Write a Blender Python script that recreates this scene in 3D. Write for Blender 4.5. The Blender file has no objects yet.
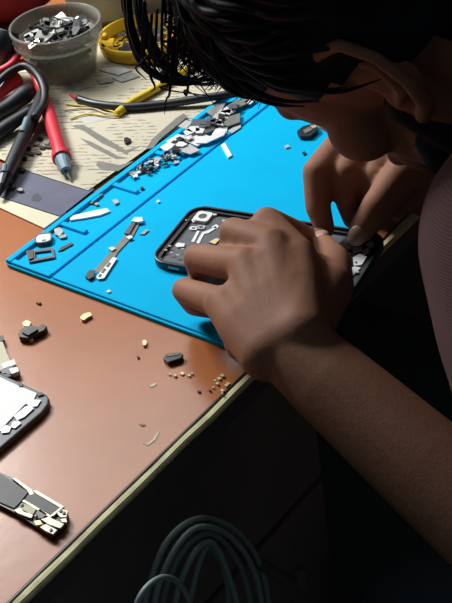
import bpy, bmesh, math, random
from mathutils import Vector, Matrix, noise
random.seed(7)
V = Vector
SC = bpy.context.scene
COL = SC.collection
# ------------------------------------------------------------------ camera
F_PX = 1400.0
CAM = V((-0.55538, -0.43422, 0.54394))
CR = V((0.59356508, -0.79548015, -0.12203209))
CU = V((0.53729902, 0.27880963, 0.79597422))
CF = V((0.59915797, 0.53803022, -0.59290236))
cd = bpy.data.cameras.new('camera'); cam = bpy.data.objects.new('camera', cd); COL.objects.link(cam)
cd.sensor_fit = 'HORIZONTAL'; cd.sensor_width = 36.0; cd.lens = 36.0 * F_PX / 452.0
cd.clip_start = 0.01; cd.clip_end = 20
m3 = Matrix((CR, CU, -CF)).transposed()
cam.matrix_world = Matrix.Translation(CAM) @ m3.to_4x4()
SC.camera = cam
SC.view_settings.view_transform = 'Standard'
SC.view_settings.look = 'None'
SC.view_settings.gamma = 1.0
SC.view_settings.use_curve_mapping = False
SC.view_settings.exposure = 0.07

def at(px, py, z=0.0):
    """point of the horizontal plane at height z seen at a photograph pixel"""
    d = CF + CR * ((px - 226.0) / F_PX) - CU * ((py - 301.5) / F_PX)
    t = (z - CAM.z) / d.z
    return CAM + d * t
def aty(px, py, y):
    d = CF + CR * ((px - 226.0) / F_PX) - CU * ((py - 301.5) / F_PX)
    return CAM + d * ((y - CAM.y) / d.y)

# --------------------------------------------------------------- materials
MATS = {}
def srgb(r, g, b):
    f = lambda c: (c/255/12.92) if c/255 <= .04045 else ((c/255+.055)/1.055)**2.4
    return (f(r), f(g), f(b), 1)
def mat(name, col, rough=.5, metal=0, var=0, vscale=40, bump=0, bscale=200, spec=.5, trans=0, alpha=1, coat=0, sub=0):
    if name in MATS: return MATS[name]
    m = bpy.data.materials.new(name); m.use_nodes = True
    nt = m.node_tree; b = nt.nodes['Principled BSDF']
    b.inputs['Base Color'].default_value = col
    b.inputs['Roughness'].default_value = rough
    b.inputs['Metallic'].default_value = metal
    b.inputs['Specular IOR Level'].default_value = spec
    b.inputs['Transmission Weight'].default_value = trans
    b.inputs['Alpha'].default_value = alpha
    b.inputs['Coat Weight'].default_value = coat
    if sub:
        b.inputs['Subsurface Weight'].default_value = sub
        b.inputs['Subsurface Radius'].default_value = (.004, .0015, .0008)
        b.inputs['Subsurface Scale'].default_value = 1.0
    tc = nt.nodes.new('ShaderNodeTexCoord')
    if var:
        n = nt.nodes.new('ShaderNodeTexNoise'); n.inputs['Scale'].default_value = vscale; n.inputs['Detail'].default_value = 5
        nt.links.new(tc.outputs['Object'], n.inputs['Vector'])
        r = nt.nodes.new('ShaderNodeValToRGB')
        r.color_ramp.elements[0].position = .3; r.color_ramp.elements[1].position = .7
        r.color_ramp.elements[0].color = tuple(c*(1-var) for c in col[:3]) + (1,)
        r.color_ramp.elements[1].color = tuple(min(1, c*(1+var)) for c in col[:3]) + (1,)
        nt.links.new(n.outputs['Fac'], r.inputs['Fac']); nt.links.new(r.outputs['Color'], b.inputs['Base Color'])
    if bump:
        n2 = nt.nodes.new('ShaderNodeTexNoise'); n2.inputs['Scale'].default_value = bscale; n2.inputs['Detail'].default_value = 4
        nt.links.new(tc.outputs['Object'], n2.inputs['Vector'])
        bp = nt.nodes.new('ShaderNodeBump'); bp.inputs['Strength'].default_value = bump; bp.inputs['Distance'].default_value = .002
        nt.links.new(n2.outputs['Fac'], bp.inputs['Height']); nt.links.new(bp.outputs['Normal'], b.inputs['Normal'])
    MATS[name] = m
    return m
mat('laminate', srgb(176, 104, 58), .27, var=.10, vscale=14, bump=.05, bscale=90, spec=.5)
mat('edge_cream', srgb(238, 226, 176), .6, var=.25, vscale=90)
mat('desk_dark', srgb(124, 108, 102), .6, var=.15, vscale=12)
mat('desk_under', srgb(96, 86, 84), .8)
mat('mat_blue', srgb(0, 186, 240), .7, var=.03, vscale=30, bump=.05, bscale=400, spec=.06)
mat('floor', srgb(92, 98, 100), .7, var=.3, vscale=6)
mat('wall', srgb(120, 116, 108), .9, var=.08, vscale=5)
mat('black_plastic', srgb(22, 23, 27), .38, var=.1, vscale=60)
mat('black_rubber', srgb(30, 34, 40), .45, var=.2, vscale=60)
mat('dark_plate', srgb(84, 88, 96), .45, var=.15, vscale=120)
mat('charcoal', srgb(42, 44, 48), .5, var=.3, vscale=200)
mat('steel', srgb(150, 150, 148), .38, metal=.9, var=.1, vscale=150)
mat('dull_steel', srgb(150, 150, 148), .45, metal=.8, var=.25, vscale=150)
mat('white_metal', srgb(228, 230, 230), .4, metal=.15)
mat('white', srgb(240, 240, 238), .5)
mat('board_silver', srgb(172, 166, 150), .4, metal=.4, var=.15, vscale=300)
mat('gold', srgb(206, 184, 140), .45, metal=.5)
mat('grey_flex', srgb(120, 118, 112), .5, var=.15, vscale=200)
mat('pale_grey', srgb(190, 188, 186), .55, var=.08, vscale=80)
mat('cream', srgb(222, 214, 186), .7, var=.05, vscale=30)
mat('navy_paper', srgb(92, 94, 116), .7, var=.12, vscale=50)
mat('red', srgb(214, 48, 66), .42, var=.08, vscale=40)
mat('maroon', srgb(128, 36, 58), .8, var=.15, vscale=30, bump=.2, bscale=60)
mat('pink', srgb(196, 52, 84), .5)
mat('blue_grey', srgb(118, 146, 162), .45)
mat('yellow', srgb(222, 192, 44), .42, var=.06, vscale=50)
mat('yellow_dish', srgb(226, 182, 34), .4, var=.06, vscale=40)
mat('grey_box', srgb(176, 178, 168), .7, var=.1, vscale=20)
mat('cable_grey', srgb(150, 164, 162), .5, var=.1, vscale=30)
mat('cable_black', srgb(34, 40, 48), .38)
mat('skin', srgb(152, 108, 86), .62, var=.12, vscale=38, bump=.08, bscale=600, spec=.2, sub=.04)
mat('nail', srgb(178, 140, 122), .35)
mat('hair', srgb(24, 30, 36), .65, spec=.15)
mat('eye', srgb(210, 205, 200), .2)
mat('trousers', srgb(84, 102, 108), .85, var=.15, vscale=40, bump=.2, bscale=500)
mat('leather', srgb(34, 30, 28), .5)
mat('brown', srgb(110, 72, 44), .5)
# translucent tub plastic
def tubmat():
    m = bpy.data.materials.new('tub_plastic'); m.use_nodes = True; nt = m.node_tree
    b = nt.nodes['Principled BSDF']; b.inputs['Base Color'].default_value = srgb(178, 178, 170); b.inputs['Roughness'].default_value = .25
    out = nt.nodes['Material Output']; t = nt.nodes.new('ShaderNodeBsdfTransparent'); t.inputs['Color'].default_value = (.86, .86, .83, 1)
    mx = nt.nodes.new('ShaderNodeMixShader'); mx.inputs[0].default_value = .38
    nt.links.new(t.outputs[0], mx.inputs[1]); nt.links.new(b.outputs[0], mx.inputs[2]); nt.links.new(mx.outputs[0], out.inputs['Surface'])
    MATS['tub_plastic'] = m
tubmat()
# newspaper: cream stock with rows of broken print
def papermat():
    m = bpy.data.materials.new('newsprint'); m.use_nodes = True; nt = m.node_tree; L = nt.links
    b = nt.nodes['Principled BSDF']; b.inputs['Roughness'].default_value = .85
    tc = nt.nodes.new('ShaderNodeTexCoord'); mp = nt.nodes.new('ShaderNodeMapping'); mp.inputs['Rotation'].default_value = (0, 0, math.radians(62))
    L.new(tc.outputs['Object'], mp.inputs['Vector'])
    w = nt.nodes.new('ShaderNodeTexWave'); w.bands_direction = 'Y'; w.inputs['Scale'].default_value = 60; w.inputs['Distortion'].default_value = .6; w.inputs['Detail'].default_value = 1
    L.new(mp.outputs[0], w.inputs['Vector'])
    mp2 = nt.nodes.new('ShaderNodeMapping'); mp2.inputs['Scale'].default_value = (110, 420, 1); L.new(mp.outputs[0], mp2.inputs['Vector'])
    n = nt.nodes.new('ShaderNodeTexNoise'); n.inputs['Scale'].default_value = 1; n.inputs['Detail'].default_value = 2; L.new(mp2.outputs[0], n.inputs['Vector'])
    n3 = nt.nodes.new('ShaderNodeTexNoise'); n3.inputs['Scale'].default_value = 22; L.new(tc.outputs['Object'], n3.inputs['Vector'])
    a = nt.nodes.new('ShaderNodeMath'); a.operation = 'GREATER_THAN'; a.inputs[1].default_value = .66; L.new(w.outputs['Fac'], a.inputs[0])
    c = nt.nodes.new('ShaderNodeMath'); c.operation = 'GREATER_THAN'; c.inputs[1].default_value = .5; L.new(n.outputs['Fac'], c.inputs[0])
    e = nt.nodes.new('ShaderNodeMath'); e.operation = 'GREATER_THAN'; e.inputs[1].default_value = .45; L.new(n3.outputs['Fac'], e.inputs[0])
    p = nt.nodes.new('ShaderNodeMath'); p.operation = 'MULTIPLY'; L.new(a.outputs[0], p.inputs[0]); L.new(c.outputs[0], p.inputs[1])
    q = nt.nodes.new('ShaderNodeMath'); q.operation = 'MULTIPLY'; L.new(p.outputs[0], q.inputs[0]); L.new(e.outputs[0], q.inputs[1])
    mx = nt.nodes.new('ShaderNodeMix'); mx.data_type = 'RGBA'
    mx.inputs['A'].default_value = srgb(200, 192, 170); mx.inputs['B'].default_value = srgb(142, 135, 120)
    L.new(q.outputs[0], mx.inputs['Factor']); L.new(mx.outputs['Result'], b.inputs['Base Color'])
    MATS['newsprint'] = m
papermat()
# ribbed mauve-brown knit
def knit():
    m = bpy.data.materials.new('knit'); m.use_nodes = True; nt = m.node_tree; L = nt.links
    b = nt.nodes['Principled BSDF']; b.inputs['Roughness'].default_value = .9; b.inputs['Base Color'].default_value = srgb(112, 84, 84)
    tc = nt.nodes.new('ShaderNodeTexCoord'); mp = nt.nodes.new('ShaderNodeMapping'); mp.inputs['Rotation'].default_value = (.3, .2, .4); L.new(tc.outputs['Object'], mp.inputs['Vector'])
    w = nt.nodes.new('ShaderNodeTexWave'); w.bands_direction = 'Z'; w.inputs['Scale'].default_value = 210; w.inputs['Distortion'].default_value = 1.5
    L.new(mp.outputs[0], w.inputs['Vector'])
    bp = nt.nodes.new('ShaderNodeBump'); bp.inputs['Strength'].default_value = .15; bp.inputs['Distance'].default_value = .001
    L.new(w.outputs['Fac'], bp.inputs['Height']); L.new(bp.outputs[0], b.inputs['Normal'])
    r = nt.nodes.new('ShaderNodeValToRGB'); r.color_ramp.elements[0].color = srgb(104, 78, 79); r.color_ramp.elements[1].color = srgb(120, 91, 90)
    L.new(w.outputs['Fac'], r.inputs['Fac']); L.new(r.outputs['Color'], b.inputs['Base Color'])
    MATS['knit'] = m
knit()

# ------------------------------------------------------------------ helpers
def spline(pts, n=8):
    P = [V(p) for p in pts]
    if len(P) < 3: return P
    out = []
    for i in range(len(P)-1):
        p0 = P[i-1] if i else P[0]*2-P[1]; p1 = P[i]; p2 = P[i+1]; p3 = P[i+2] if i+2 < len(P) else P[-1]*2-P[-2]
        for k in range(n):
            t = k/n
            out.append(.5*((2*p1)+(p2-p0)*t+(2*p0-5*p1+4*p2-p3)*t*t+(3*p1-p0-3*p2+p3)*t**3))
    out.append(P[-1]); return out
class MB:
    def __init__(s): s.b = bmesh.new()
    def box(s, c, size, rot=0, R=None, bev=0):
        M = Matrix.Translation(c) @ (R if R else Matrix.Rotation(rot, 4, 'Z')) @ Matrix.Diagonal((*size, 1))
        g = bmesh.ops.create_cube(s.b, size=1, matrix=M)
        if bev:
            es = list({e for v in g['verts'] for e in v.link_edges})
            bmesh.ops.bevel(s.b, geom=es, offset=bev, segments=2, affect='EDGES', clamp_overlap=True)
        return s
    def ball(s, c, r, R=None, seg=20):
        r = (r, r, r) if not hasattr(r, '__len__') else r
        M = Matrix.Translation(c) @ (R if R else Matrix()) @ Matrix.Diagonal((*r, 1)); n = seg//2+2
        top, bot = s.b.verts.new(M @ V((0, 0, 1))), s.b.verts.new(M @ V((0, 0, -1)))
        rings = [[s.b.verts.new(M @ V((math.sin(math.pi*i/n)*math.cos(2*math.pi*k/seg), math.sin(math.pi*i/n)*math.sin(2*math.pi*k/seg), math.cos(math.pi*i/n)))) for k in range(seg)] for i in range(1, n)]
        for k in range(seg):
            q = (k+1) % seg
            s.b.faces.new((top, rings[0][k], rings[0][q])); s.b.faces.new((bot, rings[-1][q], rings[-1][k]))
            for i in range(n-2): s.b.faces.new((rings[i][k], rings[i+1][k], rings[i+1][q], rings[i][q]))
        return s
    def tube(s, pts, r, seg=10, sm=6, caps=True):
        P = spline(pts, sm) if sm else [V(p) for p in pts]
        n = len(P); rs = r if hasattr(r, '__len__') else [r]*len(pts)
        def rad(i):
            t = i/(n-1)*(len(rs)-1); k = min(int(t), len(rs)-2); return rs[k]+(rs[k+1]-rs[k])*(t-k)
        rings = []; up = V((.13, .07, 1)).normalized(); nrm = None
        for i, p in enumerate(P):
            d = (P[min(i+1, n-1)]-P[max(i-1, 0)]).normalized()
            if nrm is None:
                nrm = d.cross(up)
                if nrm.length < 1e-4: nrm = d.cross(V((1, 0, 0)))
            nrm = (nrm - d*nrm.dot(d)).normalized(); bn = d.cross(nrm)
            rr = rad(i)
            rings.append([s.b.verts.new(p+(nrm*math.cos(a)+bn*math.sin(a))*rr) for a in [2*math.pi*k/seg for k in range(seg)]])
        for i in range(n-1):
            for k in range(seg):
                s.b.faces.new((rings[i][k], rings[i][(k+1) % seg], rings[i+1][(k+1) % seg], rings[i+1][k]))
        if caps:
            s.b.faces.new(list(reversed(rings[0]))); s.b.faces.new(rings[-1])
        return s
    def prism(s, poly, z0, z1, holes=None):
        """poly: list of (x,y) or vectors; vertical extrusion"""
        P = [(p[0], p[1]) for p in poly]
        A = sum(P[i][0]*P[(i+1) % len(P)][1]-P[(i+1) % len(P)][0]*P[i][1] for i in range(len(P)))
        if A < 0: P = P[::-1]
        lo = [s.b.verts.new((x, y, z0)) for x, y in P]; hi = [s.b.verts.new((x, y, z1)) for x, y in P]
        s.b.faces.new(hi); s.b.faces.new(lo[::-1]); n = len(P)
        for i in range(n): s.b.faces.new((lo[i], lo[(i+1) % n], hi[(i+1) % n], hi[i]))
        return s
    def ring(s, outer, inner, z0, z1):
        n = len(outer)
        def r(P, z): return [s.b.verts.new((p[0], p[1], z)) for p in P]
        a, b_, c, d = r(outer, z0), r(outer, z1), r(inner, z1), r(inner, z0)
        for A, B in ((a, b_), (b_, c), (c, d), (d, a)):
            for i in range(n): s.b.faces.new((A[i], A[(i+1) % n], B[(i+1) % n], B[i]))
        return s
    def lathe(s, prof, c=(0, 0, 0), seg=48, R=None):
        rings = []
        M = Matrix.Translation(c) @ (R if R else Matrix())
        for r, z in prof:
            rings.append([s.b.verts.new(M @ V((r*math.cos(2*math.pi*k/seg), r*math.sin(2*math.pi*k/seg), z))) for k in range(seg)])
        for i in range(len(prof)-1):
            for k in range(seg): s.b.faces.new((rings[i][k], rings[i][(k+1) % seg], rings[i+1][(k+1) % seg], rings[i+1][k]))
        for e in (0, -1):
            if prof[e][0] > 1e-6 and not prof[0] == prof[-1]:
                s.b.faces.new(rings[e] if e else rings[e][::-1])
        return s
    def build(s, name, m, parent=None, off=None, smooth=False, bev=0):
        bmesh.ops.remove_doubles(s.b, verts=s.b.verts, dist=1e-7)
        bmesh.ops.recalc_face_normals(s.b, faces=s.b.faces)
        if off is not None: bmesh.ops.translate(s.b, verts=s.b.verts, vec=-V(off))
        me = bpy.data.meshes.new(name); s.b.to_mesh(me); s.b.free()
        for p in me.polygons: p.use_smooth = smooth
        o = bpy.data.objects.new(name, me); COL.objects.link(o)
        for mm in (m if isinstance(m, (list, tuple)) else [m]): me.materials.append(MATS[mm])
        if parent: o.parent = parent
        elif off is not None: o.location = off
        if bev:
            md = o.modifiers.new('bevel', 'BEVEL'); md.width = bev; md.segments = 2; md.limit_method = 'ANGLE'
        return o
def tag(o, label, cat, group=None):
    o['label'] = label; o['category'] = cat
    if group: o['group'] = group
    return o
def thing(name, label, cat, loc=(0, 0, 0), rz=0, group=None):
    o = bpy.data.objects.new(name, None); COL.objects.link(o); o.empty_display_size = .01
    o.location = loc; o.rotation_euler = (0, 0, rz)
    return tag(o, label, cat, group)
def struct(o): o['kind'] = 'structure'; return o
def dup(o, loc, rz, label=None):
    c = o.copy(); COL.objects.link(c); c.location = loc; c.rotation_euler = (0, 0, rz)
    if label: c['label'] = label
    for ch in o.children:
        d = ch.copy(); COL.objects.link(d); d.parent = c
    return c
def cen(P):
    s = V((0, 0, 0))
    for p in P: s += V(p)
    return s/len(P)
def rrect(w, h, r, n=5, c=(0, 0)):
    out = []
    for sx, sy, a0 in ((1, 1, 0), (-1, 1, 90), (-1, -1, 180), (1, -1, 270)):
        for k in range(n+1):
            a = math.radians(a0+90*k/n); out.append((c[0]+sx*(w/2-r)+r*math.cos(a), c[1]+sy*(h/2-r)+r*math.sin(a)))
    return out
def plate(name, px, z0, z1, m, label=None, cat=None, group=None, parent=None, off=None, bev=0):
    """flat piece whose outline was read off the photo, standing on the horizontal plane"""
    P = [at(x, y, z1) for x, y in px]
    if parent is None:
        c = cen(P); c.z = z0; off = c
    o = MB().prism(P, z0, z1).build(name, m, parent, off, bev=bev)
    if label: tag(o, label, cat, group)
    return o

# ------------------------------------------------------------------ setting
FLOOR = -.76
struct(MB().box((.4, .2, FLOOR-.02), (4.4, 3.4, .04)).build('floor', 'floor'))
struct(MB().box((.4, 1.73, .54), (4.4, .06, 2.6)).build('wall_back', 'wall'))
struct(MB().box((2.53, 0, .54), (.06, 3.4, 2.6)).build('wall_far', 'wall'))

# --------------------------------------------------------------------- desk
desk = thing('repair_desk', 'brown laminate repair desk with a worn cream front edge', 'desk', (0, 0, FLOOR))
D0 = V((0, 0, FLOOR))
MB().box((.15, .4525+.0000, -.009), (1.5, .895, .018)).build('tabletop', 'laminate', desk, D0, bev=.001)
# rounded worn cream moulding along the front, dark joint line above it
prof = [(.0068, -.0006), (.0030, -.0005), (.0008, -.0009), (-.0004, -.0022), (-.0006, -.0040), (.0002, -.0052), (.0068, -.0052)]
b = MB(); rr = []
for i in range(61):
    x = -.6+1.5*i/60
    rr.append([b.b.verts.new((x, y+.0003*math.sin(i*2.1)+.0002*math.sin(i*5.3), z+.0002*math.sin(i*3.7))) for y, z in prof])
for i in range(60):
    for k in range(len(prof)): b.b.faces.new((rr[i][k], rr[i][(k+1) % len(prof)], rr[i+1][(k+1) % len(prof)], rr[i+1][k]))
b.b.faces.new(rr[0]); b.b.faces.new(rr[-1])
o = b.build('edge_moulding', 'edge_cream', desk, D0); o['label'] = 'worn cream edge moulding'
MB().box((.15, .0050, .0000), (1.5, .0008, .0006)).build('joint_line', 'black_plastic', desk, D0)
MB().box((.15, .0085, -.0140), (1.5, .010, .0175)).build('edge_board', 'desk_under', desk, D0)
xe = aty(322, 470, .03).x          # end of the drawer cabinet, beside the knee space
zs = aty(265, 543, .03).z
b = MB(); b.box(((-.6+xe)/2, .24, (zs-.03)/2-.0), (xe+.6, .42, abs(zs)-.04)); cabtop = b.build('drawer_front', 'desk_dark', desk, D0, bev=.002)
b = MB(); b.box(((-.6+xe)/2, .24, (zs-.003+FLOOR)/2), (xe+.6, .42, zs-.003-FLOOR)); b.build('cabinet_side', 'desk_dark', desk, D0, bev=.002)
MB().box(((-.6+xe)/2, .25, -.022), (xe+.58, .4, .0085)).build('rail', 'desk_under', desk, D0)
MB().box((.88, .45, (FLOOR-.018)/2), (.03, .85, -FLOOR-.018)).build('leg_panel', 'desk_dark', desk, D0)
MB().box((.15, .86, -.25), (1.4, .02, .46)).build('back_panel', 'desk_dark', desk, D0)
# hook for the cable hank
hk = aty(204, 545, .028)
MB().tube([(hk.x, .032, hk.z+.012), (hk.x, .0, hk.z+.012), (hk.x, -.045, hk.z+.004), (hk.x, -.052, hk.z+.02)], .004).build('hook', 'desk_under', desk, D0, smooth=True)

# cable hank hanging from the hook
def hank(px, y): return [aty(x, yy, y) for x, yy in px]
ct = thing('cable_hank', 'hank of grey cable hanging below the desk edge', 'cable', (hk.x, -.02, hk.z))
H0 = ct.location.copy()
loops = [([(140, 640), (148, 590), (168, 540), (200, 518), (235, 530), (258, 560), (268, 600), (270, 650)], -.020),
         ([(150, 640), (158, 588), (178, 545), (200, 527), (228, 535), (250, 562), (261, 600), (262, 650)], -.026),
         ([(160, 640), (165, 592), (182, 552), (204, 534), (222, 540), (240, 565), (250, 600), (252, 650)], -.016),
         ([(172, 640), (176, 598), (190, 560), (206, 542), (218, 550), (230, 580), (238, 610), (240, 650)], -.030),
         ([(186, 640), (192, 590), (206, 548), (220, 560), (228, 590), (229, 650)], -.022),
         ([(128, 640), (140, 597), (160, 578), (178, 583), (190, 605), (194, 650)], -.034)]
for px, y in loops:
    MB().tube(hank(px, y), .0018, seg=10).build('cable_loop', 'cable_grey', ct, H0, smooth=True)

# --------------------------------------------------------------- repair mat
MX0, MX1, MY0, MY1 = -.0455, .29, .0155, .226
rm = thing('silicone_repair_mat', 'bright blue silicone repair mat with moulded part trays', 'mat', (MX0, MY0, 0))
RM0 = rm.location.copy()
b = MB()
b.prism(rrect(MX1-MX0, MY1-MY0, .006, c=((MX0+MX1)/2, (MY0+MY1)/2)), 0, .0026)
b.build('base_sheet', 'mat_blue', rm, RM0, bev=.0006)
GY = .1815
def mbox(x0, x1, y0, y1, z1=.0045, name='tray_wall'):
    MB().box(((x0+x1)/2, (y0+y1)/2, .0024+(z1-.0024)/2), (x1-x0, y1-y0, z1-.0024)).build(name, 'mat_blue', rm, RM0, bev=.0007)
mbox(MX0+.002, MX1-.002, MY0+.002, GY-.0012, .0040, 'work_surface')
xs = [at(60, 225, .004).x, at(107, 184, .004).x, at(146, 151, .004).x, .23]
mbox(MX0+.0015, MX1-.0015, MY1-.0065, MY1-.0015, .005)
mbox(MX0+.0015, MX0+.006, GY+.0012, MY1-.0065)
mbox(MX0+.006, MX1-.006, GY+.0012, GY+.010, .0040)
for x in xs:
    mbox(x, x+.0045, MY1-.030, MY1-.0063, .0047)
mbox(MX1-.006, MX1-.0015, GY+.0012, MY1-.0065)
ZT, ZW = .0028, .0042        # tray floor and work surface heights

# ----------------------------------------------------------- papers on desk
def sheet(name, px, z0, th, m, label, cat): return plate(name, px, z0, z0+th, m, label, cat)
sheet('cardboard_sheet', [(-25, 188), (-8, 170), (66, 212), (44, 228), (-25, 196)], .0003, .0010, 'cream', 'cream card strip along the lower edge of the navy printed sheet', 'card')
sheet('printed_sheet', [(-25, 176), (-10, 166), (28, 166), (94, 189), (60, 216), (20, 203), (-25, 188)], .0015, .0006, 'navy_paper', 'dull navy printed sheet between the newspaper and the cream card', 'paper')
plate('printed_mark', [(31, 200), (34, 194), (38, 193), (42, 198), (38, 202)], .0021, .00225, 'charcoal', parent=bpy.data.objects['printed_sheet'], off=bpy.data.objects['printed_sheet'].location)
np_px = [(22, 60), (-20, 110), (-20, 150), (32, 172), (88, 190), (150, 146), (250, 84), (290, 60), (215, 22), (150, 12)]
P = [at(x, y, .003) for x, y in np_px]; c = cen(P); c.z = .0023
# slightly rumpled newspaper: gridded polygon
b = MB(); b.prism(P, .0023, .0027)
news = b.build('newspaper', ['newsprint'], None, c)
tag(news, 'cream newspaper with lines of print, spread under the tub and probes', 'newspaper')
for px in ([(72, 126), (84, 125), (104, 137), (126, 150), (140, 146), (126, 154), (102, 143), (84, 131)],
           [(80, 138), (92, 142), (118, 156), (128, 158), (116, 159), (92, 147)],
           [(96, 165), (99, 161), (120, 165), (134, 161), (118, 171), (102, 170)],
           [(76, 118), (120, 113), (126, 115), (86, 124)]):
    plate('printed_band', px, .0027, .00285, 'pale_grey' if px[0][0] == 76 else 'grey_flex', parent=news, off=c)['label'] = 'grey printed band'
sheet('grey_strip', [(146, 149), (152, 139), (176, 118), (184, 113), (187, 117), (160, 139), (153, 148)], .0048, .0006, 'grey_flex', 'long dull grey strip lying on the upper rim of the blue mat', 'strip')

# ------------------------------------------------------- tub of metal pieces
tc_ = at(65, 71, .003); tc_.z = .0028
tub = thing('plastic_tub', 'round clear plastic tub heaped with small metal parts', 'tub', tc_)
TH = .046
MB().lathe([(.0, 0), (.026, 0), (.0275, .002), (.0355, TH-.014), (.0345, TH-.014), (.0265, .0032), (.0, .003)]).build('tub_wall', 'tub_plastic', tub, smooth=True)
MB().lathe([(.0355, TH-.0145), (.0385, TH-.0145), (.0388, TH-.011), (.0376, TH-.010), (.0392, TH-.008), (.0380, TH-.006), (.0396, TH-.003), (.0394, TH), (.0376, TH), (.0372, TH-.006), (.0355, TH-.0145)]).build('tub_rim', 'tub_plastic', tub, smooth=True)
# metal pieces heaped inside
def piece(kind, s):
    b = MB()
    if kind == 0:      # folded bracket
        b.box((0, 0, .0004), (s, s*.45, .0008)); b.box((s*.45, 0, .0016), (s*.1, s*.45, .003)); b.box((-s*.2, s*.3, .0004), (s*.25, s*.25, .0008))
    elif kind == 1:    # screw
        b.lathe([(0, 0), (.0011, 0), (.0011, .0008), (.0005, .0009), (.0005, .0009+s*.35), (0, .0009+s*.4)], seg=10)
    elif kind == 2:    # shield can
        b.prism(rrect(s, s*.7, s*.1), .0006, .0011); b.ring(rrect(s, s*.7, s*.1), rrect(s*.9, s*.6, s*.08), 0, .0007)
    elif kind == 3:    # bent clip
        b.tube([(-s*.6, 0, .001), (-s*.1, s*.08, .0012), (s*.3, 0, .003), (s*.55, -s*.1, .001)], .0008, seg=6)
    else:              # spring plate with hole
        b.ring(rrect(s, s*.5, s*.12), rrect(s*.45, s*.18, s*.06), 0, .0009)
    return b
PN = ['metal_bracket', 'tiny_screw', 'shield_can', 'spring_clip', 'contact_plate']
PC = ['bracket', 'screw', 'metal cover', 'clip', 'metal plate']
protos = {}
def scatter(kind, m, s, loc, rot, label, group):
    k = (kind, m, round(s, 4))
    if k not in protos:
        o = piece(kind, s).build(PN[kind], m); protos[k] = o
    else:
        o = protos[k].copy(); COL.objects.link(o); o.name = PN[kind]
    o.location = loc; o.rotation_euler = rot
    return tag(o, label, PC[kind], group)
# heap core: black offcuts nobody could count fill the lower tub
b = MB(); rng = random.Random(3)
for i in range(150):
    a = rng.uniform(0, 6.283); z = rng.uniform(.005, .029); r = math.sqrt(rng.random())*(.0215+.0065*z/.03)
    b.box((r*math.cos(a), r*math.sin(a), z), (rng.uniform(.004, .010), rng.uniform(.003, .006), rng.uniform(.001, .0035)),
          R=Matrix.Rotation(rng.uniform(-.7, .7), 4, 'X') @ Matrix.Rotation(rng.uniform(0, 3), 4, 'Z'))
o = b.build('metal_scrap', 'charcoal'); o.location = tc_; o['kind'] = 'stuff'; tag(o, 'dark metal scrap filling the clear tub below its top layer', 'scrap')
LT = {0: 'small metal bracket heaped on top of the clear tub', 1: 'tiny screw heaped on top of the clear tub', 2: 'small shield cover heaped on top of the clear tub', 3: 'bent metal clip heaped on top of the clear tub', 4: 'small slotted metal plate heaped on top of the clear tub'}
for i in range(56):
    k = [0, 2, 3, 4, 0, 2][i % 6]; a = i*2.39996; r = .0262*math.sqrt((i+.5)/56)
    z = .0335+.006*(1-(r/.03)**2)+rng.uniform(0, .003)
    scatter(k, ['dull_steel', 'charcoal', 'grey_flex', 'charcoal', 'black_plastic', 'charcoal', 'steel'][(i*5+i//3) % 7], [.011, .008, .014][i % 3],
            tc_+V((r*math.cos(a), r*math.sin(a), z)), (rng.uniform(-.5, .5), rng.uniform(-.5, .5), rng.uniform(0, 6)), LT[k], 'metal parts in the tub')

# ------------------------------------------------------------- yellow dish
yc = at(143, 45, .003); yc.z = .0028
yd = thing('yellow_dish', 'shallow round yellow plastic dish with a side clip, beside the tub', 'dish', yc)
MB().lathe([(0, 0), (.036, 0), (.0375, .002), (.038, .0125), (.0355, .0125), (.035, .0022), (0, .002)]).build('dish_body', 'yellow_dish', yd, smooth=True)
b = MB(); cl = at(108, 46, .012)-yc
b.box((cl.x, cl.y, .0115), (.017, .011, .002), rot=.6, bev=.0006); b.box((cl.x+.006, cl.y+.008, .013), (.008, .004, .006), rot=.6, bev=.0006)
b.build('clip', 'yellow_dish', yd)
for i in range(26):
    k = [0, 2, 3, 4][i % 4]; a = i*2.39996; r = .026*math.sqrt((i+.5)/26)
    scatter(k, ['dull_steel', 'charcoal', 'steel', 'black_plastic'][(i*3+i//4) % 4], [.011, .008, .014][i % 3], yc+V((r*math.cos(a), r*math.sin(a), .004+rng.uniform(0, .003))),
            (rng.uniform(-.3, .3), rng.uniform(-.3, .3), rng.uniform(0, 6)), LT[k].replace('heaped on top of the clear tub', 'lying in the yellow dish'), 'metal parts in the yellow dish')

# --------------------------------------------------- background containers
gb = at(150, 14, 0)
MB().box((.014, 0, .06), (.165, .08, .12), bev=.006).build('grey_box', 'grey_box')
o = bpy.data.objects['grey_box']; o.location = (gb.x+.014, gb.y+.015, .0003); o.rotation_euler = (0, 0, -.93)
tag(o, 'plain grey box standing behind the yellow dish', 'box')
mb_ = at(8, 30, 0)
b = MB(); b.ball((0, 0, .050), (.062, .034, .050), seg=28)
for v in b.b.verts:
    v.co += v.co.normalized()*.004*noise.noise(v.co*40); v.co.z = max(0.0005, v.co.z)
o = b.build('maroon_pouch', 'maroon', smooth=True); o.location = (mb_.x+.014, mb_.y+.013, .0005); o.rotation_euler = (0, 0, -.8)
tag(o, 'soft maroon pouch behind the clear tub', 'pouch')

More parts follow.
